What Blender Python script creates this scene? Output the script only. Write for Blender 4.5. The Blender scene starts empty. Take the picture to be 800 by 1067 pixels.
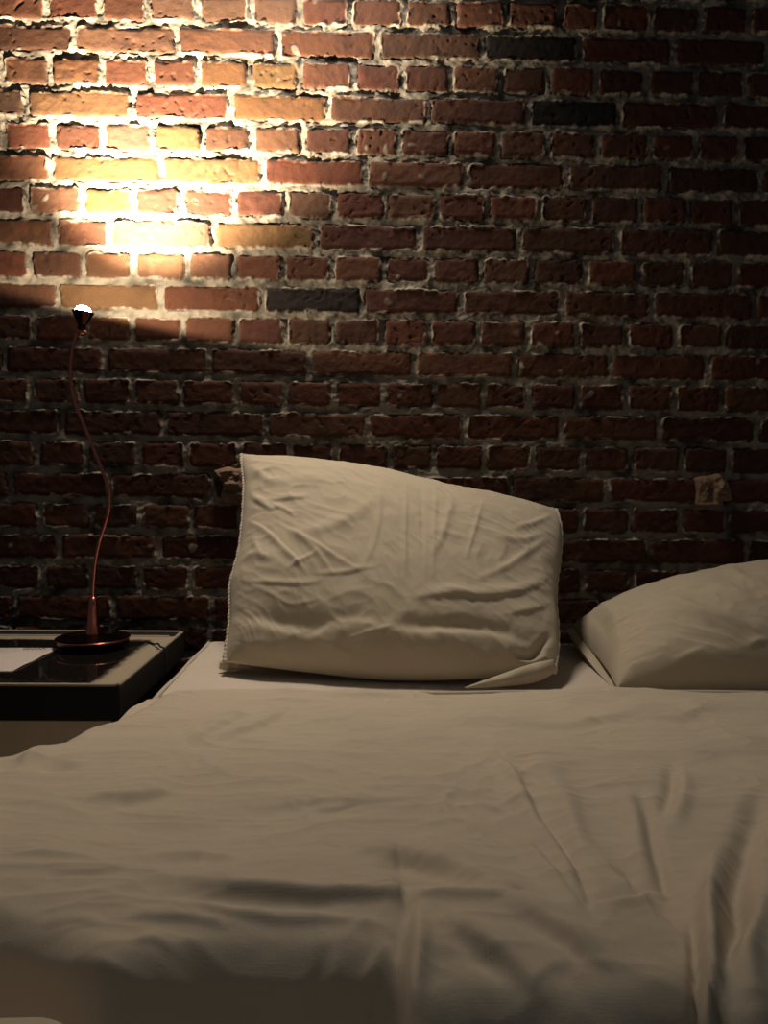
import bpy, bmesh, math, random
import numpy as np
from mathutils import Vector, Matrix
rng = np.random.RandomState(7)
random.seed(7)
S = bpy.context.scene
C = S.collection
# ------------------------------------------------------------------ camera geometry
F = 800.0
PITCH, YAW, ROLL = math.radians(2.695), math.radians(1.047), math.radians(0.579)
CAM = np.array([0.0, 0.0, 0.90])
WALL_Y = 1.6907
s_, c_ = math.sin, math.cos
FW = np.array([s_(YAW)*c_(PITCH), c_(YAW)*c_(PITCH), -s_(PITCH)])
R0 = np.array([c_(YAW), -s_(YAW), 0.0])
U0 = np.array([s_(YAW)*s_(PITCH), c_(YAW)*s_(PITCH), c_(PITCH)])
RT = c_(ROLL)*R0 + s_(ROLL)*U0
UP = -s_(ROLL)*R0 + c_(ROLL)*U0

def ray(x, y):
    return RT*(x-400)/F + UP*(533.5-y)/F + FW
def at_y(x, y, Y):
    d = ray(x, y); return CAM + d*(Y/d[1])
def at_z(x, y, Z):
    d = ray(x, y); return CAM + d*((Z-CAM[2])/d[2])
def proj(P):
    Q = P - CAM; d = Q @ FW
    return np.stack([400+F*(Q @ RT)/d, 533.5-F*(Q @ UP)/d], -1)

# ------------------------------------------------------------------ noise helpers
_G = {}
def vnoise(x, y, seed):
    """gradient noise, 0..1"""
    if seed not in _G:
        ang = np.random.RandomState(seed).rand(4096)*2*np.pi
        _G[seed] = (np.cos(ang).astype(np.float32), np.sin(ang).astype(np.float32))
    gxx, gyy = _G[seed]
    x = np.asarray(x, np.float32); y = np.asarray(y, np.float32)
    x, y = x*.8+y*.6+seed*.37, y*.8-x*.6+seed*.71
    xf = np.floor(x); yf = np.floor(y); fx = x-xf; fy = y-yf
    xi = xf.astype(np.int32) & 63; yi = (yf.astype(np.int32) & 63) << 6
    x1 = (xi+1) & 63; y1 = (yi+64) & 4095
    ux = fx*fx*(3-2*fx); uy = fy*fy*(3-2*fy)
    def g(q, dx, dy): return gxx.take(q)*dx+gyy.take(q)*dy
    a = g(xi+yi, fx, fy); b = g(x1+yi, fx-1, fy); c = g(xi+y1, fx, fy-1); d = g(x1+y1, fx-1, fy-1)
    a = a+(b-a)*ux; c = c+(d-c)*ux
    return np.clip(.5+(a+(c-a)*uy)*.78, 0, 1)
def fbm(x, y, seed, octs=4, gain=.5):
    v = 0; a = 1; t = 0
    for o in range(octs):
        v = v + a*(vnoise(x*2**o+o*17.3, y*2**o+o*9.1, seed+o)*2-1); t += a; a *= gain
    return v/t
def ridged(x, y, seed, octs=3):
    v = 0; a = 1; t = 0
    for o in range(octs):
        n = 1-np.abs(vnoise(x*2**o+o*13.7, y*2**o+o*5.3, seed+o)*2-1); v = v+a*n*n*n; t += a; a *= .5
    return v/t
def sstep(a, b, x):
    t = np.clip((x-a)/(b-a), 0, 1); return t*t*(3-2*t)
def seg_dist(P, poly):
    """distance of points (n,2) to a polyline and the fraction along it"""
    poly = np.array(poly, float); best = np.full(len(P), 1e9); fr = np.zeros(len(P))
    L = np.linalg.norm(np.diff(poly, axis=0), axis=1); cum = np.concatenate([[0], np.cumsum(L)])
    sd = np.zeros(len(P))
    for i in range(len(poly)-1):
        a, b = poly[i], poly[i+1]; ab = b-a
        t = np.clip(((P-a) @ ab)/(ab @ ab), 0, 1)
        q = P-(a+t[:, None]*ab); d = np.hypot(q[:, 0], q[:, 1])
        m = d < best
        best = np.where(m, d, best); fr = np.where(m, (cum[i]+t*L[i])/cum[-1], fr)
        sd = np.where(m, (ab[0]*q[:, 1]-ab[1]*q[:, 0])/np.hypot(*ab), sd)
    return best, fr, sd
def smooth_poly(pts, n=6):
    pts = [np.array(p, float) for p in pts]
    if len(pts) < 3: return pts
    e = [2*pts[0]-pts[1]]+pts+[2*pts[-1]-pts[-2]]; out = []
    for i in range(1, len(e)-2):
        p0, p1, p2, p3 = e[i-1:i+3]
        for k in range(n):
            t = k/n
            out.append(.5*((2*p1)+(p2-p0)*t+(2*p0-5*p1+4*p2-p3)*t*t+(3*p1-p0-3*p2+p3)*t**3))
    out.append(pts[-1]); return out
def creases(PX, lst):
    """sum of soft folds; each is (points, half width, height, kind)"""
    h = np.zeros(len(PX))
    for pts, w, amp, kind in lst:
        d, fr, sd = seg_dist(PX, smooth_poly(pts))
        taper = np.sin(np.pi*np.clip(fr*.9+.05, 0, 1))**.7
        if kind == 'r':
            h += amp*taper*np.exp(-(d/w)**2)
        elif kind == 's':          # a lip: rises slowly, falls off sharply on the positive side
            k = np.where(sd > 0, np.exp(-(d/(w*.65))**2), np.exp(-(d/(w*1.6))**2))
            h += amp*taper*k
        elif kind == 't':          # mirrored lip
            k = np.where(sd < 0, np.exp(-(d/(w*.65))**2), np.exp(-(d/(w*1.6))**2))
            h += amp*taper*k
    return h

# ------------------------------------------------------------------ materials
def new_mat(name):
    m = bpy.data.materials.new(name); m.use_nodes = True
    n = m.node_tree.nodes; return m, n, m.node_tree.links, n['Principled BSDF']
def simple(name, col, rough=.5, metal=0, bump=0, scale=60, var=0, spec=.5, coat=0):
    m, n, l, p = new_mat(name)
    p.inputs['Base Color'].default_value = (*col, 1); p.inputs['Roughness'].default_value = rough
    p.inputs['Metallic'].default_value = metal; p.inputs['Specular IOR Level'].default_value = spec
    p.inputs['Coat Weight'].default_value = coat
    tc = n.new('ShaderNodeTexCoord'); t = n.new('ShaderNodeTexNoise'); t.inputs['Scale'].default_value = scale; t.inputs['Detail'].default_value = 6
    l.new(tc.outputs['Object'], t.inputs['Vector'])
    if var:
        mx = n.new('ShaderNodeMix'); mx.data_type = 'RGBA'
        mx.inputs['A'].default_value = (*[c*(1-var) for c in col], 1); mx.inputs['B'].default_value = (*[min(1, c*(1+var)) for c in col], 1)
        l.new(t.outputs['Fac'], mx.inputs['Factor']); l.new(mx.outputs['Result'], p.inputs['Base Color'])
    if bump:
        b = n.new('ShaderNodeBump'); b.inputs['Strength'].default_value = bump; b.inputs['Distance'].default_value = .002
        l.new(t.outputs['Fac'], b.inputs['Height']); l.new(b.outputs['Normal'], p.inputs['Normal'])
    return m
def linen(name, col, seed=0.0):
    m, n, l, p = new_mat(name)
    p.inputs['Roughness'].default_value = .9; p.inputs['Specular IOR Level'].default_value = .15
    p.inputs['Sheen Weight'].default_value = .12; p.inputs['Sheen Roughness'].default_value = .5
    tc = n.new('ShaderNodeTexCoord')
    t = n.new('ShaderNodeTexNoise'); t.inputs['Scale'].default_value = 9; t.inputs['Detail'].default_value = 5
    w = n.new('ShaderNodeTexNoise'); w.inputs['Scale'].default_value = 420; w.inputs['Detail'].default_value = 2
    # faint threads in both directions
    mp = n.new('ShaderNodeMapping'); mp.inputs['Scale'].default_value = (1, 14, 14)
    mp2 = n.new('ShaderNodeMapping'); mp2.inputs['Scale'].default_value = (14, 1, 1)
    th = n.new('ShaderNodeTexNoise'); th.inputs['Scale'].default_value = 60; th2 = n.new('ShaderNodeTexNoise'); th2.inputs['Scale'].default_value = 60
    l.new(tc.outputs['Object'], mp.inputs['Vector']); l.new(tc.outputs['Object'], mp2.inputs['Vector'])
    l.new(mp.outputs['Vector'], th.inputs['Vector']); l.new(mp2.outputs['Vector'], th2.inputs['Vector'])
    for q in (t, w): l.new(tc.outputs['Object'], q.inputs['Vector'])
    mx = n.new('ShaderNodeMix'); mx.data_type = 'RGBA'
    mx.inputs['A'].default_value = (*[c*.93 for c in col], 1); mx.inputs['B'].default_value = (*[c*1.06 for c in col], 1)
    l.new(t.outputs['Fac'], mx.inputs['Factor']); l.new(mx.outputs['Result'], p.inputs['Base Color'])
    a = n.new('ShaderNodeMath'); a.operation = 'ADD'; l.new(th.outputs['Fac'], a.inputs[0]); l.new(th2.outputs['Fac'], a.inputs[1])
    a2 = n.new('ShaderNodeMath'); a2.operation = 'ADD'; l.new(a.outputs[0], a2.inputs[0]); l.new(w.outputs['Fac'], a2.inputs[1])
    b = n.new('ShaderNodeBump'); b.inputs['Strength'].default_value = .13; b.inputs['Distance'].default_value = .001
    l.new(a2.outputs[0], b.inputs['Height']); l.new(b.outputs['Normal'], p.inputs['Normal'])
    return m

M = {}
M['linen'] = linen('beige_linen', (.60, .53, .42))
M['pillow_linen'] = linen('warm_beige_linen', (.53, .465, .355))
M['sheet'] = linen('cream_sheet', (.64, .57, .485))
M['seam'] = linen('stitched_linen', (.56, .50, .41))
M['mattress'] = linen('mattress_ticking', (.5, .46, .4))
M['copper'] = simple('polished_copper', (.62, .22, .16), .22, 1, var=.12, scale=20)
M['copper_dark'] = simple('dark_copper', (.07, .026, .022), .18, 1, var=.2, scale=14)
M['black_wood'] = simple('black_painted_wood', (.013, .012, .011), .7, 0, bump=.15, scale=30, var=.3, spec=.25)
M['rim_wood'] = simple('beige_painted_wood', (.36, .31, .23), .55, 0, bump=.2, scale=40, var=.12)
M['panel_wood'] = simple('pale_wood_front', (.55, .45, .32), .6, 0, bump=.15, scale=25, var=.1)
M['cord'] = simple('black_rubber_cord', (.012, .011, .01), .5)
M['bed_wood'] = simple('dark_bed_wood', (.05, .035, .025), .5, 0, bump=.2, scale=20, var=.3)
M['floor'] = simple('dark_floor_boards', (.06, .04, .028), .45, 0, bump=.1, scale=8, var=.3)
M['plaster'] = simple('tan_plaster', (.21, .135, .09), .9, 0, bump=.6, scale=120, var=.25, spec=.2)
M['knob'] = simple('brass_knob', (.5, .35, .16), .3, 1)
# printed paper
m, n, l, p = new_mat('white_paper'); p.inputs['Base Color'].default_value = (.66, .60, .56, 1); p.inputs['Roughness'].default_value = .8
M['paper'] = m
M['ink'] = simple('grey_ink', (.12, .1, .09), .8)
# bulb
m, n, l, p = new_mat('glowing_bulb'); p.inputs['Base Color'].default_value = (1, .9, .75, 1)
p.inputs['Emission Color'].default_value = (1, .80, .56, 1); p.inputs['Emission Strength'].default_value = 60
M['bulb'] = m
# table inlay: black lacquer whose worn border shows the beige paint underneath
def inlay_mat(x_edge, y_front, y_back, zt):
    m, n, l, p = new_mat('worn_black_lacquer')
    g = n.new('ShaderNodeNewGeometry'); sp = n.new('ShaderNodeSeparateXYZ'); l.new(g.outputs['Position'], sp.inputs[0])
    no = n.new('ShaderNodeTexNoise'); no.inputs['Scale'].default_value = 26; no.inputs['Detail'].default_value = 8; no.inputs['Roughness'].default_value = .75
    l.new(g.outputs['Position'], no.inputs['Vector'])
    def mth(op, a, b=None):
        q = n.new('ShaderNodeMath'); q.operation = op
        for i, v in enumerate((a, b)):
            if v is None: continue
            if isinstance(v, (int, float)): q.inputs[i].default_value = v
            else: l.new(v, q.inputs[i])
        return q.outputs[0]
    dr = mth('DIVIDE', mth('SUBTRACT', x_edge, sp.outputs['X']), .046)
    df = mth('DIVIDE', mth('SUBTRACT', sp.outputs['Y'], y_front), .012)
    db = mth('DIVIDE', mth('SUBTRACT', y_back, sp.outputs['Y']), .040)
    d = mth('MINIMUM', mth('MINIMUM', dr, df), db)
    d = mth('ADD', d, mth('MULTIPLY', mth('SUBTRACT', no.outputs['Fac'], .5), .9))
    mr = n.new('ShaderNodeMapRange'); mr.interpolation_type = 'SMOOTHSTEP'; mr.inputs['From Min'].default_value = .62; mr.inputs['From Max'].default_value = 1.05
    l.new(d, mr.inputs['Value'])
    mx = n.new('ShaderNodeMix'); mx.data_type = 'RGBA'; mx.inputs['A'].default_value = (.40, .34, .25, 1); mx.inputs['B'].default_value = (.010, .009, .008, 1)
    l.new(mr.outputs['Result'], mx.inputs['Factor']); l.new(mx.outputs['Result'], p.inputs['Base Color'])
    r = mth('SUBTRACT', .5, mth('MULTIPLY', mr.outputs['Result'], .47)); l.new(r, p.inputs['Roughness'])
    return m

# ------------------------------------------------------------------ mesh helpers
def link(o, parent=None):
    C.objects.link(o)
    if parent is not None: o.parent = parent
    return o
def obj(name, verts, faces, mat, parent=None, smooth=True):
    me = bpy.data.meshes.new(name); me.from_pydata([tuple(v) for v in verts], [], [tuple(f) for f in faces]); me.update()
    me.materials.append(mat)
    if smooth: me.polygons.foreach_set('use_smooth', [True]*len(me.polygons))
    return link(bpy.data.objects.new(name, me), parent)
def from_bm(name, bm, mat, parent=None, smooth=True):
    me = bpy.data.meshes.new(name); bm.normal_update(); bm.to_mesh(me); bm.free(); me.materials.append(mat)
    if smooth: me.polygons.foreach_set('use_smooth', [True]*len(me.polygons))
    return link(bpy.data.objects.new(name, me), parent)
def grid_faces(nu, nv, off=0, flip=False, wrap=False):
    i = np.arange(nu if wrap else nu-1)[:, None]; j = np.arange(nv-1)[None, :]
    i2 = (i+1) % nu
    a = i*nv+j; b = i2*nv+j; c = i2*nv+j+1; d = i*nv+j+1
    q = np.stack([a, b, c, d] if not flip else [a, d, c, b], -1).reshape(-1, 4)+off
    return q
def big_mesh(name, V, Q, mat, parent=None, col=None):
    me = bpy.data.meshes.new(name); nv, nf = len(V), len(Q)
    me.vertices.add(nv); me.vertices.foreach_set('co', V.astype(np.float32).ravel())
    me.loops.add(nf*4); me.loops.foreach_set('vertex_index', Q.astype(np.int32).ravel())
    me.polygons.add(nf); me.polygons.foreach_set('loop_start', np.arange(0, nf*4, 4, dtype=np.int32))
    me.polygons.foreach_set('use_smooth', np.ones(nf, bool))
    me.update(calc_edges=True); me.validate()
    if col is not None:
        a = me.attributes.new('brick_tone', 'FLOAT_COLOR', 'POINT')
        a.data.foreach_set('color', np.concatenate([col, np.ones((nv, 1))], 1).astype(np.float32).ravel())
    me.materials.append(mat)
    return link(bpy.data.objects.new(name, me), parent)
def box_bm(bm, x0, x1, y0, y1, z0, z1, bev=.004, seg=2):
    t = bmesh.new()
    r = bmesh.ops.create_cube(t, size=1)
    for v in t.verts: v.co = Vector(((x0+x1)/2+v.co.x*(x1-x0), (y0+y1)/2+v.co.y*(y1-y0), (z0+z1)/2+v.co.z*(z1-z0)))
    if bev: bmesh.ops.bevel(t, geom=t.edges[:], offset=bev, segments=seg, affect='EDGES', profile=.7)
    me = bpy.data.meshes.new('tmp'); t.to_mesh(me); t.free(); bm.from_mesh(me); bpy.data.meshes.remove(me)
def box(name, dims, mat, parent=None, bev=.004, seg=2, smooth=False):
    bm = bmesh.new(); box_bm(bm, *dims, bev, seg); return from_bm(name, bm, mat, parent, smooth)
def lathe(name, prof, mat, parent=None, n=64, mtx=Matrix()):
    V = []; m = len(prof)
    for i in range(n):
        a = 2*math.pi*i/n
        for r, z in prof: V.append(mtx @ Vector((r*math.cos(a), r*math.sin(a), z)))
    Q = grid_faces(n, m, wrap=True)
    o = obj(name, V, Q.tolist(), mat, parent)
    bm = bmesh.new(); bm.from_mesh(o.data); bmesh.ops.remove_doubles(bm, verts=bm.verts[:], dist=1e-6)
    bmesh.ops.recalc_face_normals(bm, faces=bm.faces[:]); bm.to_mesh(o.data); bm.free()
    o.data.polygons.foreach_set('use_smooth', [True]*len(o.data.polygons))
    return o
def tube(name, pts, rad, mat, parent=None, n=14, squash=None, smooth_n=8):
    P = [Vector(p) for p in smooth_poly(pts, smooth_n)]; m = len(P)
    V = []; prev = None
    for i, p in enumerate(P):
        t = (P[min(i+1, m-1)]-P[max(i-1, 0)]).normalized()
        if prev is None:
            ref = Vector((0, 1, 0)) if abs(t.y) < .9 else Vector((1, 0, 0))
        else: ref = prev
        nrm = (ref-t*ref.dot(t)).normalized(); prev = nrm; bi = t.cross(nrm)
        r = rad(i/(m-1)) if callable(rad) else rad
        for k in range(n):
            a = 2*math.pi*k/n
            V.append(p+nrm*math.cos(a)*r*(squash or 1)+bi*math.sin(a)*r)
    Fc = []
    for i in range(m-1):
        for k in range(n):
            k2 = (k+1) % n; Fc.append((i*n+k, i*n+k2, (i+1)*n+k2, (i+1)*n+k))
    Fc.append(tuple(range(n))[::-1]); Fc.append(tuple((m-1)*n+k for k in range(n)))
    o = obj(name, V, Fc, mat, parent)
    bm = bmesh.new(); bm.from_mesh(o.data); bmesh.ops.recalc_face_normals(bm, faces=bm.faces[:]); bm.to_mesh(o.data); bm.free()
    o.data.polygons.foreach_set('use_smooth', [True]*len(o.data.polygons))
    return o
def thing(name, label, cat, loc=(0, 0, 0), group=None):
    o = bpy.data.objects.new(name, None); o.empty_display_size = .1; link(o); o.location = loc
    o['label'] = label; o['category'] = cat
    if group: o['group'] = group
    return o
def settle(root):
    """children are built in world space: shift them so the Empty sits at its base"""
    inv = Matrix.Translation(-Vector(root.location))
    def go(o):
        for ch in o.children:
            if o is root: ch.data.transform(inv)
            else: ch.data.transform(inv)
            go(ch)
    go(root)

# ------------------------------------------------------------------ brick wall
CH = 0.067665; ZL0 = 0.90+0.95491          # course height, height of the first traced bed joint
rows = {
 0: [48,104,154,206,261,312,365,421,472,527,584,626,678,730,780],
 1: [77,184,289,393,502,604,702,800],
 2: [2,52,107,157,206,259,312,368,419,470,522,571,621,673,725,777],
 3: [28,138,240,342,446,550,645,750],
 4: [3,55,107,159,211,262,316,369,416,470,519,571,623,677,725,771],
 5: [53,168,274,381,486,590,693,793],
 6: [29,86,140,190,244,298,348,402,455,508,562,614,667,717,767],
 7: [57,114,222,330,437,540,643,745],
 8: [32,87,140,195,244,295,346,400,449,501,554,610,665,716,766],
 9: [61,168,273,377,480,585,679,785],
 10: [36,87,138,191,246,297,347,398,447,498,550,601,652,703,754],
 11: [5,109,218,322,432,537,636,737],
 12: [33,85,138,189,246,297,348,400,453,504,551,602,652,702,752],
 13: [65,170,277,383,484,585,687,788],
 14: [39,91,145,195,250,302,350,406,452,505,555,607,657,710,760],
 15: [10,115,222,325,430,532,632,735],
 16: [42,95,147,199,250,302,353,404,455,506,557,605,656,708,758],
 17: [62,165,267,370,472,574,676,778],
 18: [44,95,147,199,250,301,352,403,454,505,556,607,658,709,760],
}
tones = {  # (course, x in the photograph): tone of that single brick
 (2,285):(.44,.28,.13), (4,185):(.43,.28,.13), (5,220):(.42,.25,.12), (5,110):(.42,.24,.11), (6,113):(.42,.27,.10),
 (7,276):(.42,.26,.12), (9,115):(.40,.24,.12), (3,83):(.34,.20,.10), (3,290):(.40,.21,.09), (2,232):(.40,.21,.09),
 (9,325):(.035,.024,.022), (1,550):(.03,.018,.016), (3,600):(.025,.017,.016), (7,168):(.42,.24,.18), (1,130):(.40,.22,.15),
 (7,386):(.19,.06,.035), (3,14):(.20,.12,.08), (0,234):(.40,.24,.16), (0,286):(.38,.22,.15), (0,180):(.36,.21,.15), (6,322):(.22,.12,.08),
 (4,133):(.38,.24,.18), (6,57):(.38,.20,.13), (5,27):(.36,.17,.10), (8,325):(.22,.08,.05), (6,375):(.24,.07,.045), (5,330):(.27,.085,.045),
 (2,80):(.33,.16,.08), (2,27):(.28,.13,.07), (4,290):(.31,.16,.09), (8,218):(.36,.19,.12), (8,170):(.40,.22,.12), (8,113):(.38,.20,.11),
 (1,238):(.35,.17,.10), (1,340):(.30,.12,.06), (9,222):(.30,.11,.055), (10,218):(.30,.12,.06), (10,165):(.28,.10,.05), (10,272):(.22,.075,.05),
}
def rect(x, k):
    """photo x on course k -> wall X"""
    z = ZL0-(k-.5)*CH
    lo, hi = -1.5, 1.5
    for _ in range(40):
        mid = (lo+hi)/2
        if proj(np.array([mid, WALL_Y, z]))[0] < x: lo = mid
        else: hi = mid
    return (lo+hi)/2
JX = {}
for k in range(-9, 29):
    if k in rows:
        xs = [rect(x, k) for x in rows[k]]
    else:
        st = (k % 2 != 0); p_ = .216 if st else .108
        x0 = -.80+(.027 if st else 0)+.02*math.sin(k*2.3); xs = [x0+i*p_ for i in range(8 if st else 16)]
    pitch = .216 if k % 2 else .108
    while xs[0] > -2.4: xs.insert(0, xs[0]-pitch*(1+.05*math.sin(len(xs)*3.1)))
    while xs[-1] < 2.4: xs.append(xs[-1]+pitch*(1+.05*math.sin(len(xs)*2.7)))
    JX[k] = np.array(xs)
def axis(lo, hi, f0, f1, fine, coarse):
    a = np.concatenate([np.arange(lo, f0, coarse), np.arange(f0, f1, fine), np.arange(f1, hi+coarse, coarse)])
    return a
gx = axis(-2.0, 2.1, -1.25, 1.35, .0023, .02)
gz = axis(0.0, 2.4, .42, 2.25, .0023, .02)
XX, ZZ = np.meshgrid(gx, gz, indexing='ij')
X, Z = XX.ravel(), ZZ.ravel()
# uneven, hand laid edges
wx = fbm(X*22, Z*22, 11, 3)*.0035+fbm(X*90, Z*90, 14, 2)*.0016
wz = fbm(X*16, Z*22, 21, 3)*.0040+fbm(X*90, Z*90, 24, 2)*.0020
Xw, Zw = X+wx, Z+wz
kk = np.floor((ZL0-Zw)/CH).astype(int)+1
dzl = np.abs((ZL0-Zw)/CH-np.round((ZL0-Zw)/CH))*CH
idx = np.zeros(len(X), int); dxl = np.zeros(len(X))
for k in range(-9, 29):
    mk = kk == k
    if not mk.any(): continue
    J = JX[k]; i = np.clip(np.searchsorted(J, Xw[mk]), 1, len(J)-1)
    idx[mk] = i; dxl[mk] = np.minimum(Xw[mk]-J[i-1], J[i]-Xw[mk])
bid = (kk+20)*131+idx
rb = np.random.RandomState(3); TB = rb.rand(9000, 6)
hw_z = .0062+.0040*vnoise(X*7, kk*3.7, 31)           # half thickness of the bed joints
hw_x = .0055+.0032*vnoise(X*9, kk*5.1, 33)
qx, qz = dxl-hw_x, dzl-hw_z
r_ = .007
sd = np.minimum(np.minimum(qx, qz), r_-np.hypot(np.minimum(qx-r_, 0), np.minimum(qz-r_, 0)))
sd = sd+fbm(X*60, Z*60, 41, 3)*.0022
brick = sstep(-.0006, .0014, sd)
off = (TB[bid, 0]-.5)*.006
tiltz = (TB[bid, 1]-.5)*.06; tiltx = (TB[bid, 2]-.5)*.02
fine = fbm(X*45, Z*45, 51, 4)*.0012+fbm(X*11, Z*11, 55, 2)*.0012
pits = -sstep(.70, .80, vnoise(X*75, Z*75, 61))*.0022*sstep(.45, .7, vnoise(X*9, Z*9, 63))
rough = ridged(X*26, Z*26, 65)*.0016*sstep(.4, .7, vnoise(X*7, Z*7, 66))
round_ = -.0030*(1-sstep(0, .011, sd))
hb = .0045+off+fine+pits+rough+round_
blob = fbm(X*30, Z*38, 71, 4)
sag = sstep(.1, .7, vnoise(X*13, Z*17, 75))
hm = -.0055+blob*.0050+sag*.0058+ridged(X*34, Z*48, 77)*.0032-.0015
h = hm*(1-brick)+hb*brick
# open cracks where the mortar has come away from the brick
crack = np.exp(-((sd+.0006)/.0011)**2)*sstep(.50, .62, vnoise(X*15, Z*15+kk*3, 81))
h = h-crack*.0060
# squeezed out mortar lapping over the brick edge
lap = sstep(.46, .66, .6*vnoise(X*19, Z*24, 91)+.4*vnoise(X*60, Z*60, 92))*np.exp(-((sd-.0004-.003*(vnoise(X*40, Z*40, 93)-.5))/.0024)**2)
h = h+lap*.0062
flake = sstep(.80, .86, vnoise(X*33, Z*33, 95))*brick*sstep(.55, .7, vnoise(X*6, Z*6, 96))
h = h+flake*.0016
# colour: each brick has a tone of its own
base = np.array([.32, .102, .052])*(.62+.55*TB[bid, 3])[:, None]
base = base*np.stack([np.ones(len(X)), .85+.45*TB[bid, 4], .85+.4*TB[bid, 4]], -1)
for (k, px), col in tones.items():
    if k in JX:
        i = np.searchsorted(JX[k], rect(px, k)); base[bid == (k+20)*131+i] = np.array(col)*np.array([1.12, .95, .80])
mott = fbm(X*18, Z*18, 101, 4)
base = base*(1+.30*mott)[:, None]
soot = sstep(.56, .75, vnoise(X*6.5, Z*9, 105))*sstep(.3, .7, vnoise(X*50, Z*50, 106))
base = base*(1-.30*soot)[:, None]
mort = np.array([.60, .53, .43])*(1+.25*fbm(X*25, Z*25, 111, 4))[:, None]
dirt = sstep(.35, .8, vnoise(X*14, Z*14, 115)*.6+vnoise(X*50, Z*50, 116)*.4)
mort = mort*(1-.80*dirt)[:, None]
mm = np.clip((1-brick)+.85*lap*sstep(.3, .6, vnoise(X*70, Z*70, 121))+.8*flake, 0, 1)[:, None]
lap_highlight = np.clip(lap*1.2, 0, 1)[:, None]  # ledge highlights painted as lighter colour along the mortar laps
mort = mort*(1-lap_highlight)+np.array([.80, .71, .58])*lap_highlight
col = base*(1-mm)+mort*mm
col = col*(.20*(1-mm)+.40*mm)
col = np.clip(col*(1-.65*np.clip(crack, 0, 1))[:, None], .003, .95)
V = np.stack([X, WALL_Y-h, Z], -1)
m, n, l, p = new_mat('old_brick_and_mortar')
at = n.new('ShaderNodeAttribute'); at.attribute_name = 'brick_tone'
tc = n.new('ShaderNodeTexCoord'); t = n.new('ShaderNodeTexNoise'); t.inputs['Scale'].default_value = 260; t.inputs['Detail'].default_value = 6
l.new(tc.outputs['Object'], t.inputs['Vector'])
mx = n.new('ShaderNodeMix'); mx.data_type = 'RGBA'; mx.blend_type = 'MULTIPLY'; mx.inputs['Factor'].default_value = 1
cr = n.new('ShaderNodeMapRange'); cr.inputs['To Min'].default_value = .72; cr.inputs['To Max'].default_value = 1.28
l.new(t.outputs['Fac'], cr.inputs['Value']); l.new(at.outputs['Color'], mx.inputs['A']); l.new(cr.outputs['Result'], mx.inputs['B'])
l.new(mx.outputs['Result'], p.inputs['Base Color'])
b = n.new('ShaderNodeBump'); b.inputs['Strength'].default_value = .5; b.inputs['Distance'].default_value = .0012
l.new(t.outputs['Fac'], b.inputs['Height']); l.new(b.outputs['Normal'], p.inputs['Normal'])
p.inputs['Roughness'].default_value = .82; p.inputs['Specular IOR Level'].default_value = .3
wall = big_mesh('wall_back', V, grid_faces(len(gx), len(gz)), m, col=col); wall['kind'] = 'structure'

# floor
fl = box('floor', (-2.0, 2.1, -1.5, WALL_Y-.015, -.05, 0), M['floor'], bev=0); fl['kind'] = 'structure'

# ------------------------------------------------------------------ crumbling plaster patches on the wall
def patch(name, label, px0, px1, py0, py1, seed, outline, folds):
    Y = WALL_Y-.012
    n_ = 60
    u, v = np.meshgrid(np.linspace(0, 1, n_), np.linspace(0, 1, n_), indexing='ij')
    u = u.ravel(); v = v.ravel()
    # polar grid inside the traced outline
    cx, cy = np.mean(outline, 0)
    ol = np.array(smooth_poly(outline+[outline[0]], 8))
    ang = np.linspace(0, len(ol)-1, 96, endpoint=False)
    bx = np.interp(ang, np.arange(len(ol)), ol[:, 0]); by = np.interp(ang, np.arange(len(ol)), ol[:, 1])
    rad = np.linspace(0, 1, 26)
    px = cx+(bx-cx)[:, None]*rad[None]; py = cy+(by-cy)[:, None]*rad[None]
    PX = np.stack([px.ravel(), py.ravel()], -1)
    R = np.repeat(rad[None], 96, 0).ravel()
    hh = .018*(1-R**4)**.7+creases(PX, folds)+fbm(PX[:, 0]*.16, PX[:, 1]*.16, seed, 3)*.007*(1-R**6)+fbm(PX[:, 0]*.6, PX[:, 1]*.6, seed+5, 2)*.0018*(1-R**6)
    P = np.array([at_y(a, b_, Y) for a, b_ in PX]); P[:, 1] = Y+.012-np.maximum(hh, -.004)-.004*(R < .999)
    P[:, 1] = np.where(R > .999, WALL_Y+.004, P[:, 1])
    Q = grid_faces(96, 26, wrap=True)
    o = big_mesh(name, P, Q, M['plaster'])
    bm = bmesh.new(); bm.from_mesh(o.data); bmesh.ops.remove_doubles(bm, verts=bm.verts[:], dist=1e-5)
    bmesh.ops.recalc_face_normals(bm, faces=bm.faces[:])
    bm.to_mesh(o.data); bm.free()
    for f in o.data.polygons: f.use_smooth = True
    o['label'] = label; o['category'] = 'plaster patch'
    return o
patch('plaster_patch', 'crumpled tan plaster patch on the dark brick wall above the right pillow', 725, 763, 493, 528, 5,
      [(724,498),(731,496),(741,495),(750,493),(756,500),(761,506),(764,521),(754,523),(753,528),(741,529),(726,527),(726,512)],
      [([(752,500),(745,516)], 2.5, .010, 'r'), ([(740,503),(740,520)], 3, -.012, 'r'), ([(728,499),(726,520)], 2, .007, 'r'), ([(728,526),(752,526)], 2, .008, 'r')])
patch('plaster_patch', 'lumpy tan plaster patch on the brick wall behind the upright pillow left corner', 225, 252, 485, 526, 9,
      [(222,490),(236,486),(246,488),(256,490),(258,524),(244,526),(230,523),(230,514),(232,505),(227,497)],
      [([(226,504),(250,504)], 2, .007, 'r'), ([(232,512),(250,512)], 2, -.006, 'r'), ([(228,492),(246,490)], 2.5, .008, 'r')])

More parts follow.
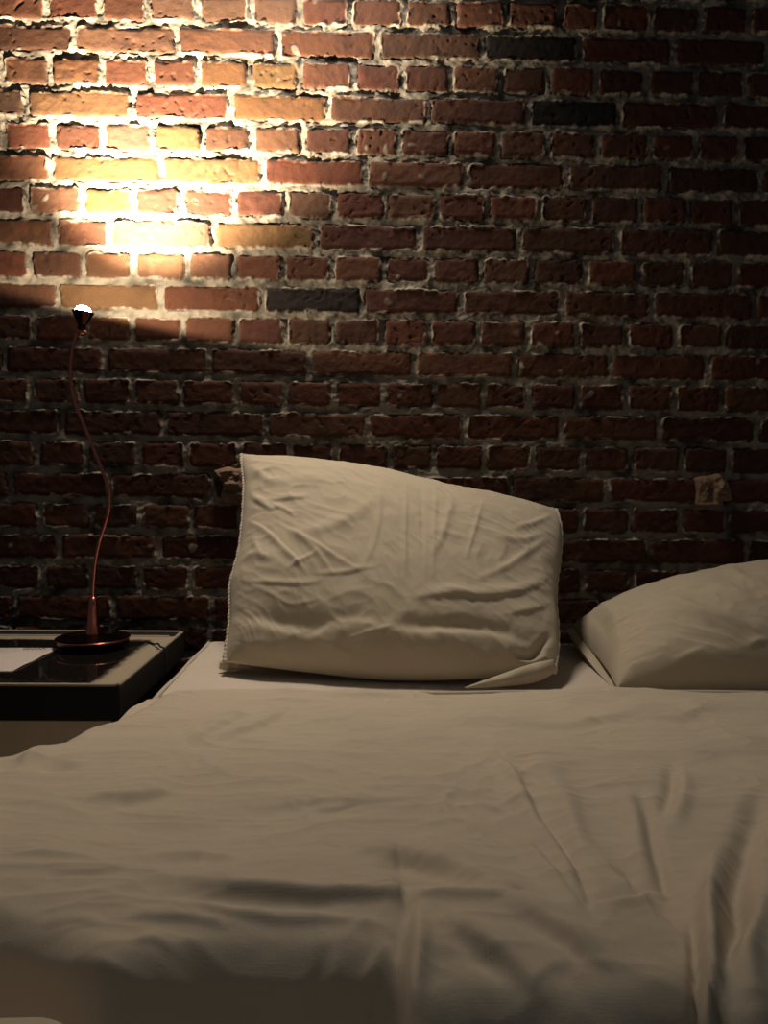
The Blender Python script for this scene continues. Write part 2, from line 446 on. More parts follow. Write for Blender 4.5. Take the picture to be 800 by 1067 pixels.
# ------------------------------------------------------------------ bed
MZ = 0.545            # top of the sheet
XL = -0.352           # left side of the mattress
bed = thing('bed', 'low double bed with a cream fitted sheet on its mattress, against the brick wall', 'bed', (.40, .70, 0))
XR = 1.16; YB = 1.655; YF = -.38
box('bed_base', (XL+.03, XR-.03, YF+.03, YB-.01, .12, .30), M['bed_wood'], bed, .01)
for sx in (XL+.07, XR-.07):
    for sy in (YF+.09, YB-.08):
        lathe('leg', [(0, 0), (.022, 0), (.025, .01), (.032, .12), (0, .12)], M['bed_wood'], bed, 24, Matrix.Translation((sx, sy, 0)))
mat_o = box('mattress', (XL+.006, XR-.006, YF+.006, YB-.006, .30, MZ-.006), M['mattress'], bed, .035, 4, True)
# fitted sheet: softly rumpled top, rolled edges, skirt tucked under
nx, ny = 240, 170
uu = np.linspace(0, 1, nx); xs = XL+(XR-XL)*uu
ysh = np.linspace(YF, YB, ny)
bmv = []
bm = bmesh.new(); box_bm(bm, XL, XR, YF, YB, .315, MZ, .035, 5)
bmesh.ops.subdivide_edges(bm, edges=[e for e in bm.edges if e.calc_length() > .2], cuts=60, use_grid_fill=True)
for v in bm.verts:
    x, y, z = v.co
    if z > MZ-.02:
        v.co.z += .0035*float(fbm(np.array([x*9.]), np.array([y*14.]), 201, 3)[0])-.003
    else:
        k = .004*float(fbm(np.array([(x+y)*16.]), np.array([z*5.]), 205, 2)[0])
        if x < XL+.02: v.co.x -= k
from_bm('fitted_sheet', bm, M['sheet'], mat_o)
# rolled seam along the left top edge of the sheet
tube('sheet_seam', [(XL+.012, y, MZ-.004+.001*math.sin(y*31)) for y in np.linspace(1.20, YB-.03, 16)], .0035, M['seam'], mat_o, 8)
settle(bed)

# ------------------------------------------------------------------ duvet
ZT = 0.585
out_px = [(212,717),(196,720),(172,728),(150,738),(128,750),(112,759),(90,770),(72,776),(56,783),(44,794),(28,801),(0,806),(-60,822),(-160,850)]
edge = np.array([at_z(x, y, ZT-.025)[:2] for x, y in out_px])
hem_px = [(150,724),(196,720),(300,722),(420,723),(530,721),(640,720),(800,722),(1000,726)]
hem = np.array([at_z(x, y, MZ+.012)[:2] for x, y in hem_px])
nx, ny = 800, 600
u, v = np.meshgrid(np.linspace(0, 1, nx), np.linspace(0, 1, ny), indexing='ij')
Y0 = .12
u = u.ravel(); v = v.ravel()
# plan position: Y from the hem (v=1) down to Y0, X from the left edge (+hang) to the right
Xg = -.62+(1.24+.62)*u
hemY = np.interp(Xg, hem[:, 0], hem[:, 1])
Yg = Y0+(hemY-Y0)*v
eo = np.argsort(edge[:, 1]); ex = np.interp(Yg, edge[eo, 1], edge[eo, 0])
inn = Xg-ex
# drop over the left side, rounded
R_ = .055
dl = np.where(inn > R_, 0, np.where(inn > 0, R_-np.sqrt(np.maximum(R_**2-(R_-np.maximum(inn, 0))**2, 0)), R_+np.minimum(-inn*4.0, .24)))
dl = np.clip(dl, 0, .26)
thick = sstep(0, .10, hemY-Yg)
zb = MZ+.010+thick*(ZT-MZ-.012)+.012*sstep(.1, .5, hemY-Yg)
zb = zb-dl*(.55+.45*thick)
# near edge: the cover bends down towards the viewer
lip = np.array(smooth_poly([(-260,930),(-80,948),(0,960),(50,976),(125,1006),(179,998),(229,984),(270,979),(361,984),(395,990),(418,1014),(432,1052),(469,1034),(530,1030),(590,1042),(631,1036),(719,1026),(745,1062),(790,1066),(830,1030),(1000,1010),(1300,990)], 8))
lipP = np.array([at_z(x, y, ZT+.020)[:2] for x, y in lip])
lo = np.argsort(lipP[:, 0]); lipY = np.interp(Xg, lipP[lo, 0], lipP[lo, 1])
fr = lipY-Yg
r2 = .02
drop = np.where(fr < 0, 0, np.where(fr < r2, r2*.62*(fr/r2)**2, r2*.62+(fr-r2)*2.6))
drop = .24*np.tanh(drop/.24)
zb = zb+.024*np.exp(-((fr+.04)/.085)**2)*(inn > .02)
PX = proj(np.stack([Xg, Yg, zb], -1))
zb = zb-drop*(inn > -.2)
# a roll of the cover at the near left corner
zb = np.where(inn > 0, np.maximum(zb, MZ), zb)+.074*np.exp(-((Yg-.375)/.055)**2)*sstep(-.09, -.17, Xg)
folds = [
 ([(196,776),(214,764),(236,753),(262,742)], 6, .008, 's'), ([(222,768),(245,764),(276,752),(296,742)], 5, .008, 's'),
 ([(40,781),(130,782),(250,782),(330,788),(420,789),(540,787),(650,785),(800,780)], 3, .0016, 'r'),
 ([(84,833),(112,829),(140,828),(182,822)], 6, .006, 's'), ([(90,842),(130,836),(180,829)], 6, -.004, 'r'),
 ([(20,797),(34,789),(52,784)], 6, .010, 'r'), ([(40,803),(62,799),(80,801)], 5, -.006, 'r'),
 ([(92,877),(130,876),(170,874)], 3, .003, 's'),
 ([(20,890),(60,892),(105,893)], 6, .005, 's'), ([(130,893),(190,892),(238,890),(256,880)], 7, .006, 's'),
 ([(60,909),(100,910),(140,904)], 5, .004, 's'),
 ([(104,930),(146,916),(190,916),(232,922),(275,925),(330,928),(395,934)], 9, .0055, 's'),
 ([(240,925),(330,929),(395,935),(440,938),(480,940),(532,936)], 6, .006, 's'),
 ([(130,932),(190,930),(270,938),(340,940)], 8, -.005, 'r'),
 ([(360,880),(400,888),(436,898),(482,912),(526,930)], 11, .009, 's'), ([(380,893),(440,910),(500,928)], 7, -.006, 'r'),
 ([(374,930),(420,924),(462,928),(498,937)], 4, .003, 's'),
 ([(120,965),(150,960),(205,958),(236,960)], 7, .004, 's'), ([(186,944),(230,946),(300,952),(360,954)], 7, .004, 's'),
 ([(50,968),(84,966),(110,972)], 7, .003, 's'), ([(140,994),(160,988),(180,993)], 6, .003, 's'),
 ([(431,948),(436,975),(434,1010),(428,1056)], 11, .008, 'r'), ([(420,944),(419,980),(410,1036)], 11, -.008, 'r'),
 ([(395,990),(375,1020),(360,1060)], 9, .010, 'r'), ([(350,992),(335,1025),(315,1066)], 7, .008, 'r'), ([(335,985),(322,1010),(300,1050)], 7, -.008, 'r'),
 ([(528,802),(538,816),(550,840),(580,886),(606,930)], 8, .012, 't'), ([(542,812),(560,848),(592,896),(616,938)], 7, -.008, 'r'),
 ([(552,790),(575,812),(600,850)], 14, .006, 'r'),
 ([(545,880),(570,912),(606,950)], 7, .007, 't'),
 ([(590,838),(602,870),(612,890)], 10, .006, 'r'),
 ([(700,796),(699,822),(690,850)], 8, -.008, 'r'), ([(712,806),(710,836),(700,860)], 10, .006, 'r'),
 ([(665,828),(675,852),(680,880),(696,936)], 7, -.009, 'r'), ([(652,830),(664,868),(668,900),(680,938)], 11, .007, 'r'),
 ([(612,938),(640,932),(690,930)], 6, -.006, 'r'), ([(616,944),(650,941),(700,936)], 5, .005, 'r'),
 ([(526,944),(556,952),(590,972),(622,1000)], 10, .008, 's'), ([(530,956),(570,970),(612,1002)], 10, -.005, 'r'),
 ([(470,960),(500,980),(534,1004),(560,1030)], 11, .007, 's'), ([(470,976),(500,996),(526,1018)], 10, -.004, 'r'),
 ([(745,900),(738,950),(742,1000),(740,1060)], 11, .017, 'r'), ([(722,965),(725,1000),(728,1060)], 6, -.013, 'r'),
 ([(775,880),(766,925),(770,955),(756,1000)], 12, -.017, 'r'), ([(800,930),(778,990),(790,1050)], 16, .012, 'r'),
 ([(795,830),(780,870),(770,905)], 14, -.010, 'r'),
 ([(330,727),(380,724),(452,722)], 3, .004, 's'), ([(300,745),(360,748),(410,742),(470,744)], 5, .004, 's'),
 ([(450,748),(500,752),(560,756),(600,755),(660,745),(705,748),(735,741),(800,742)], 7, .009, 's'),
 ([(540,738),(620,737),(700,735),(800,734)], 7, .004, 'r'),
 ([(340,772),(400,778),(430,778)], 3, .002, 's'), ([(420,790),(450,800),(480,818)], 9, .004, 's'),
 ([(260,838),(330,836),(380,838),(440,832)], 5, .004, 's'), ([(330,842),(350,844),(372,840)], 3, .003, 's'),
 ([(470,826),(462,840),(470,850)], 6, .004, 'r'), ([(515,843),(540,836),(556,832)], 4, .003, 'r'),
 ([(500,790),(520,796),(540,815),(552,835)], 8, .005, 's'),
]
hh = creases(PX, folds)
fade = sstep(.0, .03, hemY-Yg)
hh = hh*.92+fade*(fbm(Xg*5, Yg*7, 301, 3)*.010+fbm(Xg*17, Yg*22, 311, 3)*.0018+(ridged(Xg*9+fbm(Xg*5, Yg*5, 321, 2)*1.5, Yg*20, 331, 2)-.4)*.0034+fbm(Xg*60, Yg*90, 341, 2)*.0005)
Zg = zb+hh
# the hanging side ripples
side = sstep(.03, -.08, inn)
Xs = Xg+side*.008*np.sin(Yg*34+3*fbm(Xg*4, Yg*6, 351, 2))
# keep clear of the mattress
inside = (Xg > XL) & (Yg < YB)
Zg = np.where(inside, np.maximum(Zg, MZ+.005), Zg)
Vd = np.stack([Xs, Yg, Zg], -1)
duvet = big_mesh('duvet', Vd, grid_faces(nx, ny), M['linen'])
duvet['label'] = 'rumpled beige linen duvet spread over the bed, its hem below the pillows'; duvet['category'] = 'duvet'
md = duvet.modifiers.new('thickness', 'SOLIDIFY'); md.thickness = .006; md.offset = -1
# stitched hem along the top edge (its own part)
G = Vd.reshape(nx, ny, 3)
hv = G[:, -1, :]
sel = hv[:, 0] > XL+.025
pts = hv[sel][::6]
hs = tube('hem', [(q[0], q[1]+.001, q[2]+.0005) for q in pts], lambda t: .0042, M['seam'], duvet, 10, .8, 2)
pts2 = G[sel][:, -10, :][::6]
tube('hem_stitching', [(q[0], q[1], q[2]+.0002) for q in pts2], lambda t: .0014, M['seam'], duvet, 8, 1, 2)

# ------------------------------------------------------------------ pillows
def pillow(TL, TR, BR, BL, T, Tb, mat, name, parent, folds, edges, seed, ex=2.6, pw=.5, wr=1.0, n=(300, 210), prof=None):
    nu, nv = n
    uu = .5-.5*np.cos(np.pi*np.linspace(0, 1, nu)); uu = .6*uu+.4*np.linspace(0, 1, nu)
    vv = .5-.5*np.cos(np.pi*np.linspace(0, 1, nv)); vv = .6*vv+.4*np.linspace(0, 1, nv)
    u, v = np.meshgrid(uu, vv, indexing='ij'); u = u.ravel(); v = v.ravel()
    P = (TL*((1-u)*v)[:, None]+TR*(u*v)[:, None]+BR*(u*(1-v))[:, None]+BL*((1-u)*(1-v))[:, None])
    du = ((TR-TL)+(BR-BL))/2; dv = ((TL-BL)+(TR-BR))/2
    nrm = np.cross(du, dv); nrm /= np.linalg.norm(nrm)
    if nrm[1] > 0: nrm = -nrm
    dun, dvn = du/np.linalg.norm(du), dv/np.linalg.norm(dv)
    # outline: edges given as in-plane offsets (left, right, bottom, top) sampled along the edge
    eL, eR, eB, eT = edges
    f = lambda e, t: np.interp(t, np.linspace(0, 1, len(e)), e)
    P = P+dun*(f(eL, v)*(1-u)+f(eR, v)*u)[:, None]+dvn*(f(eB, u)*(1-v)+f(eT, u)*v)[:, None]
    a = np.clip(1-np.abs(2*u-1)**ex, 0, 1)**pw; b_ = np.clip(1-np.abs(2*v-1)**ex, 0, 1)**pw
    fp = a*b_
    if prof is not None: fp = fp*prof(u, v)
    inner = sstep(0, .06, np.minimum(np.minimum(u, 1-u), np.minimum(v, 1-v)))
    Pf = P+nrm*(T*fp)[:, None]
    PX = proj(Pf)
    w = fbm(u*4, v*3, seed, 3)*.006+fbm(u*18, v*13, seed+9, 3)*.0019
    wu = u+fbm(u*3, v*3, seed+20, 2)*.10; wv = v+fbm(u*3, v*3, seed+25, 2)*.10
    w += (ridged((wu+wv*.7)*11, (wv-wu*.5)*4.5, seed+30, 2)-.35)*.0042
    # gathers running in from the side seams
    ed = np.exp(-np.minimum(u, 1-u)/.07); w += ed*fbm(u*3, v*16, seed+40, 3)*.0075
    edv = np.exp(-np.minimum(v, 1-v)/.06); w += edv*fbm(u*20, v*3, seed+45, 2)*.0045
    disp = (w*wr+creases(PX, folds))*inner
    Pf = Pf+nrm*disp[:, None]
    Pb = P-nrm*(Tb*fp)[:, None]
    V = np.concatenate([Pf, Pb]); Q = np.concatenate([grid_faces(nu, nv), grid_faces(nu, nv, nu*nv, True)])
    o = big_mesh(name, V, Q, mat, parent)
    bm = bmesh.new(); bm.from_mesh(o.data); bmesh.ops.remove_doubles(bm, verts=bm.verts[:], dist=1e-5)
    bmesh.ops.recalc_face_normals(bm, faces=bm.faces[:])
    bm.to_mesh(o.data); bm.free(); o.data.polygons.foreach_set('use_smooth', [True]*len(o.data.polygons))
    G = P.reshape(nu, nv, 3)
    return o, G, nrm
def stitched(name, pts, parent, r=.0048, per=.0075, mat=None):
    """an overlocked edge: a cord pinched by every stitch"""
    P = smooth_poly(pts, 4); L = sum(np.linalg.norm(P[i+1]-P[i]) for i in range(len(P)-1))
    N = int(L/per*6); cum = np.concatenate([[0], np.cumsum([np.linalg.norm(P[i+1]-P[i]) for i in range(len(P)-1)])])
    t = np.linspace(0, cum[-1], N); A = np.array(P)
    Q = [np.array([np.interp(tt, cum, A[:, k]) for k in range(3)]) for tt in t]
    return tube(name, Q, lambda q: r*(.85+.15*math.sin(q*L/per*2*math.pi)+.12*math.sin(q*L/per*1.7)), mat or M['seam'], parent, 8, .75, 1)

upright = thing('pillow', 'beige linen pillow standing upright against the brick wall, left of the bed', 'pillow', tuple(at_y(405, 712, 1.44)))
TL = at_y(251, 474, 1.635); TR = at_y(584, 526, 1.64); BR = at_z(577, 702, MZ+.022); BL = at_z(234, 690, MZ+.022)
pf = [
 ([(423,505),(422,560),(422,600)], 2.2, .0030, 'r'), ([(439,506),(440,555),(440,590)], 2.2, -.0025, 'r'), ([(454,510),(452,560),(451,600)], 2.2, .0022, 'r'),
 ([(396,505),(395,540),(388,570),(378,590)], 3, .0025, 'r'), ([(502,525),(492,560),(486,580)], 2.5, .0030, 'r'), ([(470,520),(462,555),(452,575)], 4, .004, 'r'),
 ([(257,515),(270,524),(282,530),(290,528)], 3, .006, 's'), ([(282,521),(300,519),(318,518)], 2.5, .0045, 's'), ([(285,527),(297,531),(306,537)], 2.2, .0045, 's'),
 ([(256,543),(275,552),(300,575),(318,594)], 2.6, .0050, 't'), ([(290,545),(320,562),(350,580),(372,592)], 2.4, .0042, 't'), ([(305,553),(330,575),(348,598)], 2.2, .003, 't'),
 ([(330,598),(352,597),(372,594),(392,590)], 2.5, .0030, 's'), ([(300,592),(314,584),(330,576)], 2.5, .0035, 'r'),
 ([(254,606),(280,607),(310,609),(332,606)], 3, .0035, 's'), ([(280,618),(303,630),(330,626)], 2.2, .002, 's'),
 ([(262,560),(272,578),(284,582)], 4, .004, 'r'), ([(250,585),(262,578),(276,580)], 3, .003, 'r'),
 ([(243,650),(270,655),(300,664),(326,668),(350,652),(376,652),(420,662),(470,662),(500,660),(540,672),(560,680)], 12, .0055, 't'),
 ([(246,642),(280,644),(330,650),(380,642)], 9, -.007, 'r'), ([(420,650),(470,650),(520,656),(550,668)], 8, -.009, 'r'),
 ([(258,672),(300,690),(340,706)], 6, .008, 's'), ([(330,665),(360,684),(400,704)], 5, .004, 'r'), ([(360,668),(390,660),(410,652)], 3, .003, 'r'),
 ([(535,680),(552,684),(564,672),(574,662)], 5, -.012, 'r'), ([(540,692),(556,690),(572,684)], 4, .006, 'r'),
 ([(500,602),(525,592),(550,575),(572,560)], 4, .004, 'r'), ([(470,616),(505,620),(540,616),(566,606)], 5, .006, 's'), ([(520,560),(545,562),(568,556)], 4, .004, 'r'),
 ([(530,640),(550,636),(570,630)], 4, .004, 's'), ([(430,622),(470,618),(500,622)], 5, .005, 's'), ([(536,550),(556,545),(576,536)], 3, .004, 'r'),
 ([(262,488),(280,500),(300,500)], 4, .004, 'r'), ([(254,500),(270,492),(290,484)], 3, .004, 'r'), ([(300,500),(330,498),(360,500)], 6, .004, 'r'),
 ([(300,560),(340,550),(372,535),(390,520)], 7, .005, 'r'),
]
edgesU = ([0, .004, -.001, .012, .014, .012, 0], [0, .004, .002, -.004, -.004, .0, .002, .0, -.010],
          [0, -.006, -.012, -.018, -.022, -.020, -.014, -.008, 0][::1], [0, .003, .006, .004, .002, -.010, -.014, -.012, -.012, -.016])
o1, G1, n1 = pillow(TL, TR, BR, BL, .105, .055, M['pillow_linen'], 'pillowcase', upright, pf, edgesU, 400, 2.4, .5, .8)
stitched('edge_seam', [G1[0, j]+n1*.002 for j in range(0, 210, 11)], upright)
stitched('edge_seam', [G1[-1, j]+n1*.002 for j in range(0, 210, 11)], upright)
stitched('edge_seam', [G1[i, -1]+n1*.001 for i in range(0, 300, 13)], upright, .0032, .006)
def flap(name, pa, pb, Ya, Yb, parent, bulge, mat, nu=50, nv=18, seed=0):
    """folded corner of cloth lofted between two traced curves, with real thickness"""
    A = np.array(smooth_poly(pa, 10)); B = np.array(smooth_poly(pb, 10))
    t = np.linspace(0, 1, nu)
    fa = np.stack([np.interp(t, np.linspace(0, 1, len(A)), A[:, k]) for k in (0, 1)], -1)
    fb = np.stack([np.interp(t, np.linspace(0, 1, len(B)), B[:, k]) for k in (0, 1)], -1)
    ring = []
    for i in range(nu):
        for j in range(nv):
            a = 2*math.pi*j/nv
            w = .5-.5*math.cos(a); q = fa[i]*(1-w)+fb[i]*w
            Yc = Ya+(Yb-Ya)*t[i]
            env = (math.sin(math.pi*min(max(t[i], .02), .98)))**.45
            yy = Yc-bulge*env*math.sin(a)*(1+.25*math.sin(t[i]*17+seed))
            ring.append(at_y(q[0], q[1], yy))
    o = obj(name, ring, [(i*nv+j, i*nv+(j+1) % nv, (i+1)*nv+(j+1) % nv, (i+1)*nv+j) for i in range(nu-1) for j in range(nv)]
            + [tuple(range(nv)), tuple((nu-1)*nv+j for j in range(nv))], mat, parent)
    bm = bmesh.new(); bm.from_mesh(o.data); bmesh.ops.recalc_face_normals(bm, faces=bm.faces[:]); bm.to_mesh(o.data); bm.free()
    for f in o.data.polygons: f.use_smooth = True
    return o
flap('folded_corner', [(484,716),(520,703),(552,692),(576,687)], [(484,717),(520,716),(558,711),(581,699)], 1.245, 1.275, upright, .017, M['pillow_linen'], seed=1)
flap('folded_corner', [(229,690),(238,684),(248,686),(262,690)], [(228,697),(238,698),(250,697),(264,697)], 1.375, 1.385, upright, .011, M['pillow_linen'], seed=3)
settle(upright)

lying = thing('pillow', 'plump beige linen pillow lying on the right side of the bed', 'pillow', tuple(at_y(760, 716, 1.4)))
BL = at_z(643, 717, MZ+.012); TL = at_y(594, 656, 1.60)
BR = BL+np.array([.64, .0, .0]); TR = TL+np.array([.74, .02, .13])
lf = [
 ([(690,625),(730,640),(800,660)], 6, .006, 's'), ([(640,640),(700,632),(760,650)], 8, .006, 'r'), ([(705,612),(740,610),(790,632)], 6, .006, 's'),
 ([(755,590),(780,606),(800,612)], 5, .006, 'r'), ([(660,712),(690,704),(720,694),(760,688),(800,690)], 7, .010, 's'),
 ([(690,708),(712,690),(735,680)], 6, .007, 'r'), ([(778,676),(790,672),(800,670)], 4, .006, 's'), ([(615,640),(628,655),(632,680)], 5, -.008, 'r'),
 ([(625,628),(640,650),(640,690)], 6, .006, 'r'), ([(600,648),(614,655),(620,666)], 4, .006, 'r'),
]
o2, G2, n2 = pillow(TL, TR, BR, BL, .128, .05, M['pillow_linen'], 'pillowcase', lying, lf,
    ([0, .01, .012, .008, 0], [0, -.01, -.01, -.01, 0], [0, 0, 0, 0, 0], [0, .0, .0, .0, 0]), 500, 2.6, .45, 1.0, (260, 180))
flap('pillowcase_flange', [(591,656),(604,677),(622,700),(641,720)], [(600,653),(622,676),(640,700),(670,720)], 1.585, 1.275, lying, .006, M['pillow_linen'], 60, 14, 2)
stitched('edge_seam', [at_y(x, y, Y) for x, y, Y in ((591,656,1.582),(604,678,1.515),(622,701,1.40),(641,720,1.27))], lying, .003, .006)
settle(lying)

# ------------------------------------------------------------------ nightstand
TZ = 0.572
br = at_z(190, 657, TZ); frn = at_z(127, 713, TZ)
NX1 = (br[0]+frn[0])/2; NYB, NYF = min(br[1], WALL_Y-.03), frn[1]
NX0 = NX1-.56
ns = thing('nightstand', 'black nightstand with a beige rimmed tray top, left of the bed', 'nightstand', ((NX0+NX1)/2, (NYB+NYF)/2, 0))
print('nightstand', NX0, NX1, NYF, NYB)
box('tabletop', (NX0, NX1, NYF, NYB, TZ-.056, TZ-.0042), M['black_wood'], ns, .002)
# raised rim: four thin beige strips mitred into one frame, with a dark groove inside the back
bm = bmesh.new(); w = .007
box_bm(bm, NX0, NX1, NYF, NYF+w*.8, TZ-.0045, TZ, .001, 1); box_bm(bm, NX0, NX1, NYB-w, NYB, TZ-.0045, TZ, .001, 1)
box_bm(bm, NX0, NX0+w, NYF, NYB, TZ-.0045, TZ, .001, 1); box_bm(bm, NX1-w, NX1, NYF, NYB, TZ-.0045, TZ, .001, 1)
from_bm('rim', bm, M['rim_wood'], ns, False)
il = box('inlay_panel', (NX0+w, NX1-w-.0005, NYF+w*.8, NYB-w-.040, TZ-.0044, TZ-.003), inlay_mat(NX1-w, NYF+w*.8, NYB-w-.040, TZ), ns, .0008, 1)
box('inlay_trim', (NX0+w, NX1-w-.012, NYB-w-.043, NYB-w-.036, TZ-.0046, TZ-.001), M['rim_wood'], ns, .001, 1)
box('cabinet_body', (NX0+.012, NX1-.014, NYF+.016, NYB-.004, .14, TZ-.056), M['black_wood'], ns, .003)
dr = box('drawer', (NX0+.018, NX1-.016, NYF+.006, NYF+.016, .36, TZ-.060), M['panel_wood'], ns, .002)
lathe('knob', [(0, .0), (.006, 0), (.006, .010), (.012, .014), (.013, .02), (.009, .026), (0, .027)], M['knob'], dr, 24,
      Matrix.Translation(((NX0+NX1)/2-.02, NYF+.006, .43)) @ Matrix.Rotation(math.radians(90), 4, 'X'))
dr2 = box('drawer', (NX0+.018, NX1-.016, NYF+.006, NYF+.016, .16, .352), M['panel_wood'], ns, .002)
lathe('knob', [(0, .0), (.006, 0), (.006, .010), (.012, .014), (.013, .02), (.009, .026), (0, .027)], M['knob'], dr2, 24,
      Matrix.Translation(((NX0+NX1)/2-.02, NYF+.006, .25)) @ Matrix.Rotation(math.radians(90), 4, 'X'))
for sx in (NX0+.04, NX1-.04):
    for sy in (NYF+.045, NYB-.04):
        lathe('leg', [(0, 0), (.014, 0), (.022, .14), (0, .14)], M['black_wood'], ns, 20, Matrix.Translation((sx, sy, 0)))
settle(ns)

# paper on the table
SZ = TZ-.003
pr = at_z(61, 675, SZ+.002); pfr = at_z(0, 705, SZ+.002)
pad = thing('paper', 'white printed paper sheet lying on the nightstand beside the lamp', 'paper', (pr[0]-.1, 1.30, SZ))
px1 = (pr[0]+pfr[0])/2; py1 = pr[1]
n1_, n2_ = 24, 30
V = []
for i in range(n1_):
    for j in range(n2_):
        x = px1-.21*(1-i/(n1_-1)); y = py1-.17+(.17*j/(n2_-1))
        xx = x+(pr[0]-px1)*((y-(py1-.17))/.17*2-1)*.5*0+((pr[0]-pfr[0])*(y-pfr[1])/(pr[1]-pfr[1])+pfr[0]-px1)
        V.append((xx, y, SZ+.0012+.0012*math.sin(j*.25)**2*(i/(n1_-1))))
sh = obj('sheet', V, grid_faces(n1_, n2_).tolist(), M['paper'], pad)
md = sh.modifiers.new('thickness', 'SOLIDIFY'); md.thickness = .001; md.offset = -1
# a line of faint handwriting near the far edge
q = []
for t in np.linspace(0, 1, 40):
    a = at_z(24+24*t, 676.2+.6*math.sin(t*34)-.5*t, SZ+.0030); q.append((a[0], a[1], a[2]))
tube('handwriting', q, .0006, M['ink'], sh, 6, .5, 2)
settle(pad)

# ------------------------------------------------------------------ lamp
LC = at_z(97, 674, SZ)
LY = LC[1]
lamp = thing('table_lamp', 'lit copper table lamp with a wavy stem and open cup bulb holder on the nightstand', 'lamp', (LC[0], LC[1], SZ))
print('lamp', LC)
T0 = Matrix.Translation((LC[0], LC[1], SZ))
lathe('base', [(0, .0005), (.050, .0005), (.060, .004), (.066, .012), (.067, .018), (.064, .0205), (.050, .0215), (.030, .0225), (.014, .026), (0, .027)], M['copper_dark'], lamp, 96, T0)
rimv = tube('base_rim', [(LC[0]+.0668*math.cos(a), LC[1]+.0668*math.sin(a), SZ+.018) for a in np.linspace(0, 2*math.pi, 60)], .0014, M['copper'], lamp, 10, 1, 2)
stem_px = [(97,624),(97.5,605),(99.5,585),(103,567),(108,551),(112.5,535),(113.5,519),(111,503),(106,489),(100,474),(94,459),(87,442),(80,425),(75.5,408),(73.5,392),(74,376),(76,361),(79,349),(81,342)]
stem_w = [at_y(x, y, LY) for x, y in stem_px]
top = at_y(97, 622, LY); bot = at_y(97, 664, LY)
hcol = top[2]-(SZ+.020)
lathe('stem_collar', [(0, 0), (.0150, 0), (.0135, .006), (.0105, .03), (.0085, .06), (.0068, hcol), (0, hcol+.0005)], M['copper'], lamp, 40,
      Matrix.Translation((LC[0], LC[1], SZ+.020)))
stem_w[0] = np.array([LC[0], LC[1], top[2]-.004])
tube('stem', stem_w, .0034, M['copper'], lamp, 16)
neck = stem_w[-1]
BC = at_y(86.5, 325, LY)                        # centre of the bulb
ax = Vector(BC-neck).normalized(); ax = (ax+Vector((.02, 0, .6))).normalized()
tilt = Vector((.115, -.03, 1)).normalized()
rot = tilt.to_track_quat('Z', 'Y').to_matrix().to_4x4()
cupB = Vector(BC)-tilt*.030
TC = Matrix.Translation(cupB) @ rot
lathe('cup', [(0, -.006), (.007, -.006), (.008, .000), (.0075, .005), (.0100, .010), (.0140, .018), (.0188, .0275), (.0205, .0298), (.0202, .0304), (.0180, .0284), (.0132, .018), (.0090, .012), (0, .010)], M['copper_dark'], lamp, 48, TC)
lathe('socket_ring', [(.0045, -.014), (.0090, -.012), (.0100, -.008), (.0088, -.004), (.0045, -.003)], M['copper'], lamp, 32, TC)
bl = lathe('bulb', [(0, .010), (.005, .011), (.006, .016), (.0095, .020), (.0140, .027), (.0150, .032), (.0120, .0375), (.006, .041), (0, .042)], M['bulb'], lamp, 32, TC)
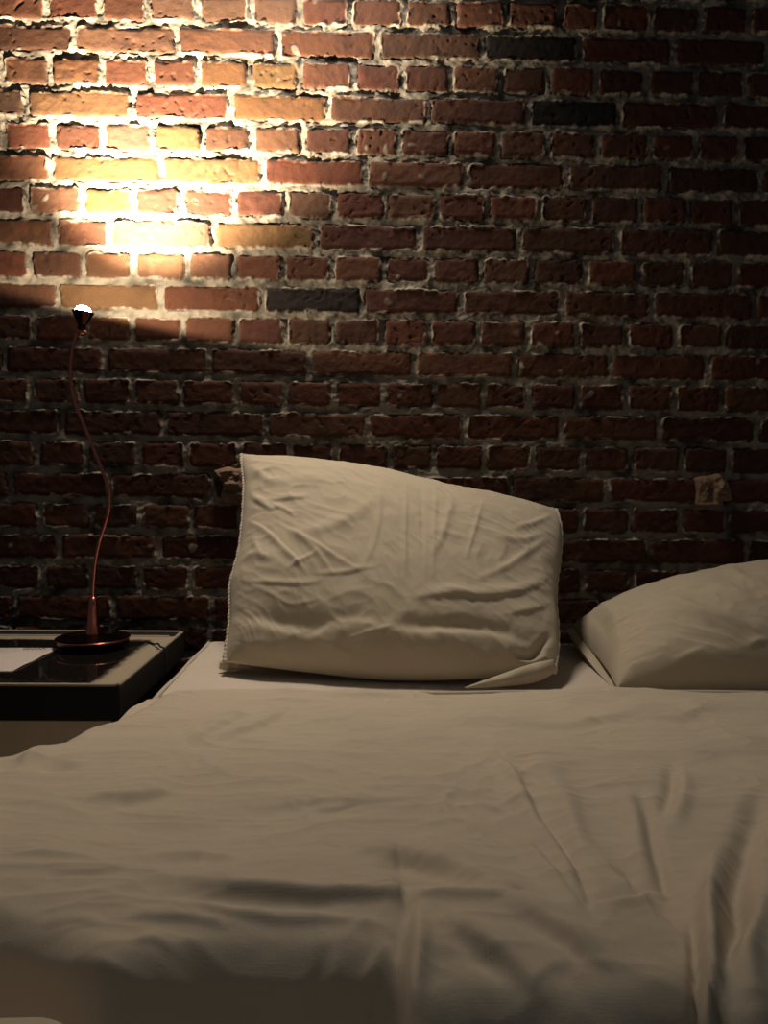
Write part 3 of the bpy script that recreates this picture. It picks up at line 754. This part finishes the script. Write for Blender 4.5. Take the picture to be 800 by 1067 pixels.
# power cord: from the base over the right rim of the table and down the side
ca = at_z(160, 671, SZ+.003); cb = at_z(167, 675, TZ+.003)
tube('cord', [(LC[0]+.06, LC[1]+.02, SZ+.006), (LC[0]+.09, LC[1]+.035, SZ+.003), tuple(ca), ((ca[0]+NX1)/2, (ca[1]+cb[1])/2+.003, TZ+.005), (NX1-.003, cb[1], TZ+.006), (NX1+.008, cb[1]-.003, TZ-.008), (NX1+.010, cb[1], TZ-.10), (NX1+.010, cb[1]+.03, .3), (NX1+.012, cb[1]+.08, .05), (NX1+.012, cb[1]+.16, .004), (NX1+.01, NYB+.0, .004)], .0018, M['cord'], lamp, 10)
settle(lamp)

# ------------------------------------------------------------------ light
def light(name, kind, loc, energy, col, **kw):
    d = bpy.data.lights.new(name, kind); d.energy = energy; d.color = col
    for k, v in kw.items(): setattr(d, k, v)
    o = bpy.data.objects.new(name, d); o.location = loc; C.objects.link(o); return o
tipv = Vector(BC)+tilt*.016
gl = light('bulb_glow', 'SPOT', tipv, 11.0, (1, .80, .55), spot_size=math.radians(177), spot_blend=.10, shadow_soft_size=.006)
gl.rotation_euler = Vector((-.20, -.02, -1)).to_track_quat('Z', 'Y').to_euler()
sp = light('bulb_beam', 'SPOT', tipv, 320.0, (1, .80, .55), spot_size=math.radians(94), spot_blend=1.0, shadow_soft_size=.008)
sp.rotation_euler = Vector((-.22, -.34, -1)).to_track_quat('Z', 'Y').to_euler()   # a spot shines along its -Z
ar = light('ceiling_bounce_fill', 'AREA', (-.15, 1.50, 2.3), 5.2, (1, .85, .68), shape='DISK', size=.3, spread=math.radians(100))  # unseen lamp added over the bed in place of ceiling bounce
w = bpy.data.worlds.new('World'); S.world = w; w.use_nodes = True
bg = w.node_tree.nodes['Background']; bg.inputs[0].default_value = (.9, .95, 1.0, 1); bg.inputs[1].default_value = .04

# ------------------------------------------------------------------ camera and view
cd = bpy.data.cameras.new('Camera'); cd.sensor_fit = 'HORIZONTAL'; cd.sensor_width = 36; cd.lens = 36; cd.clip_start = .01
co = bpy.data.objects.new('Camera', cd); C.objects.link(co); S.camera = co
mtx = Matrix(((RT[0], UP[0], -FW[0], CAM[0]), (RT[1], UP[1], -FW[1], CAM[1]), (RT[2], UP[2], -FW[2], CAM[2]), (0, 0, 0, 1)))
co.matrix_world = mtx
S.view_settings.view_transform = 'Standard'; S.view_settings.look = 'None'; S.view_settings.gamma = 1
S.view_settings.use_curve_mapping = False; S.view_settings.exposure = 0
S.cycles.use_denoising = True
S.cycles.max_bounces = 6
S.cycles.sample_clamp_indirect = 4
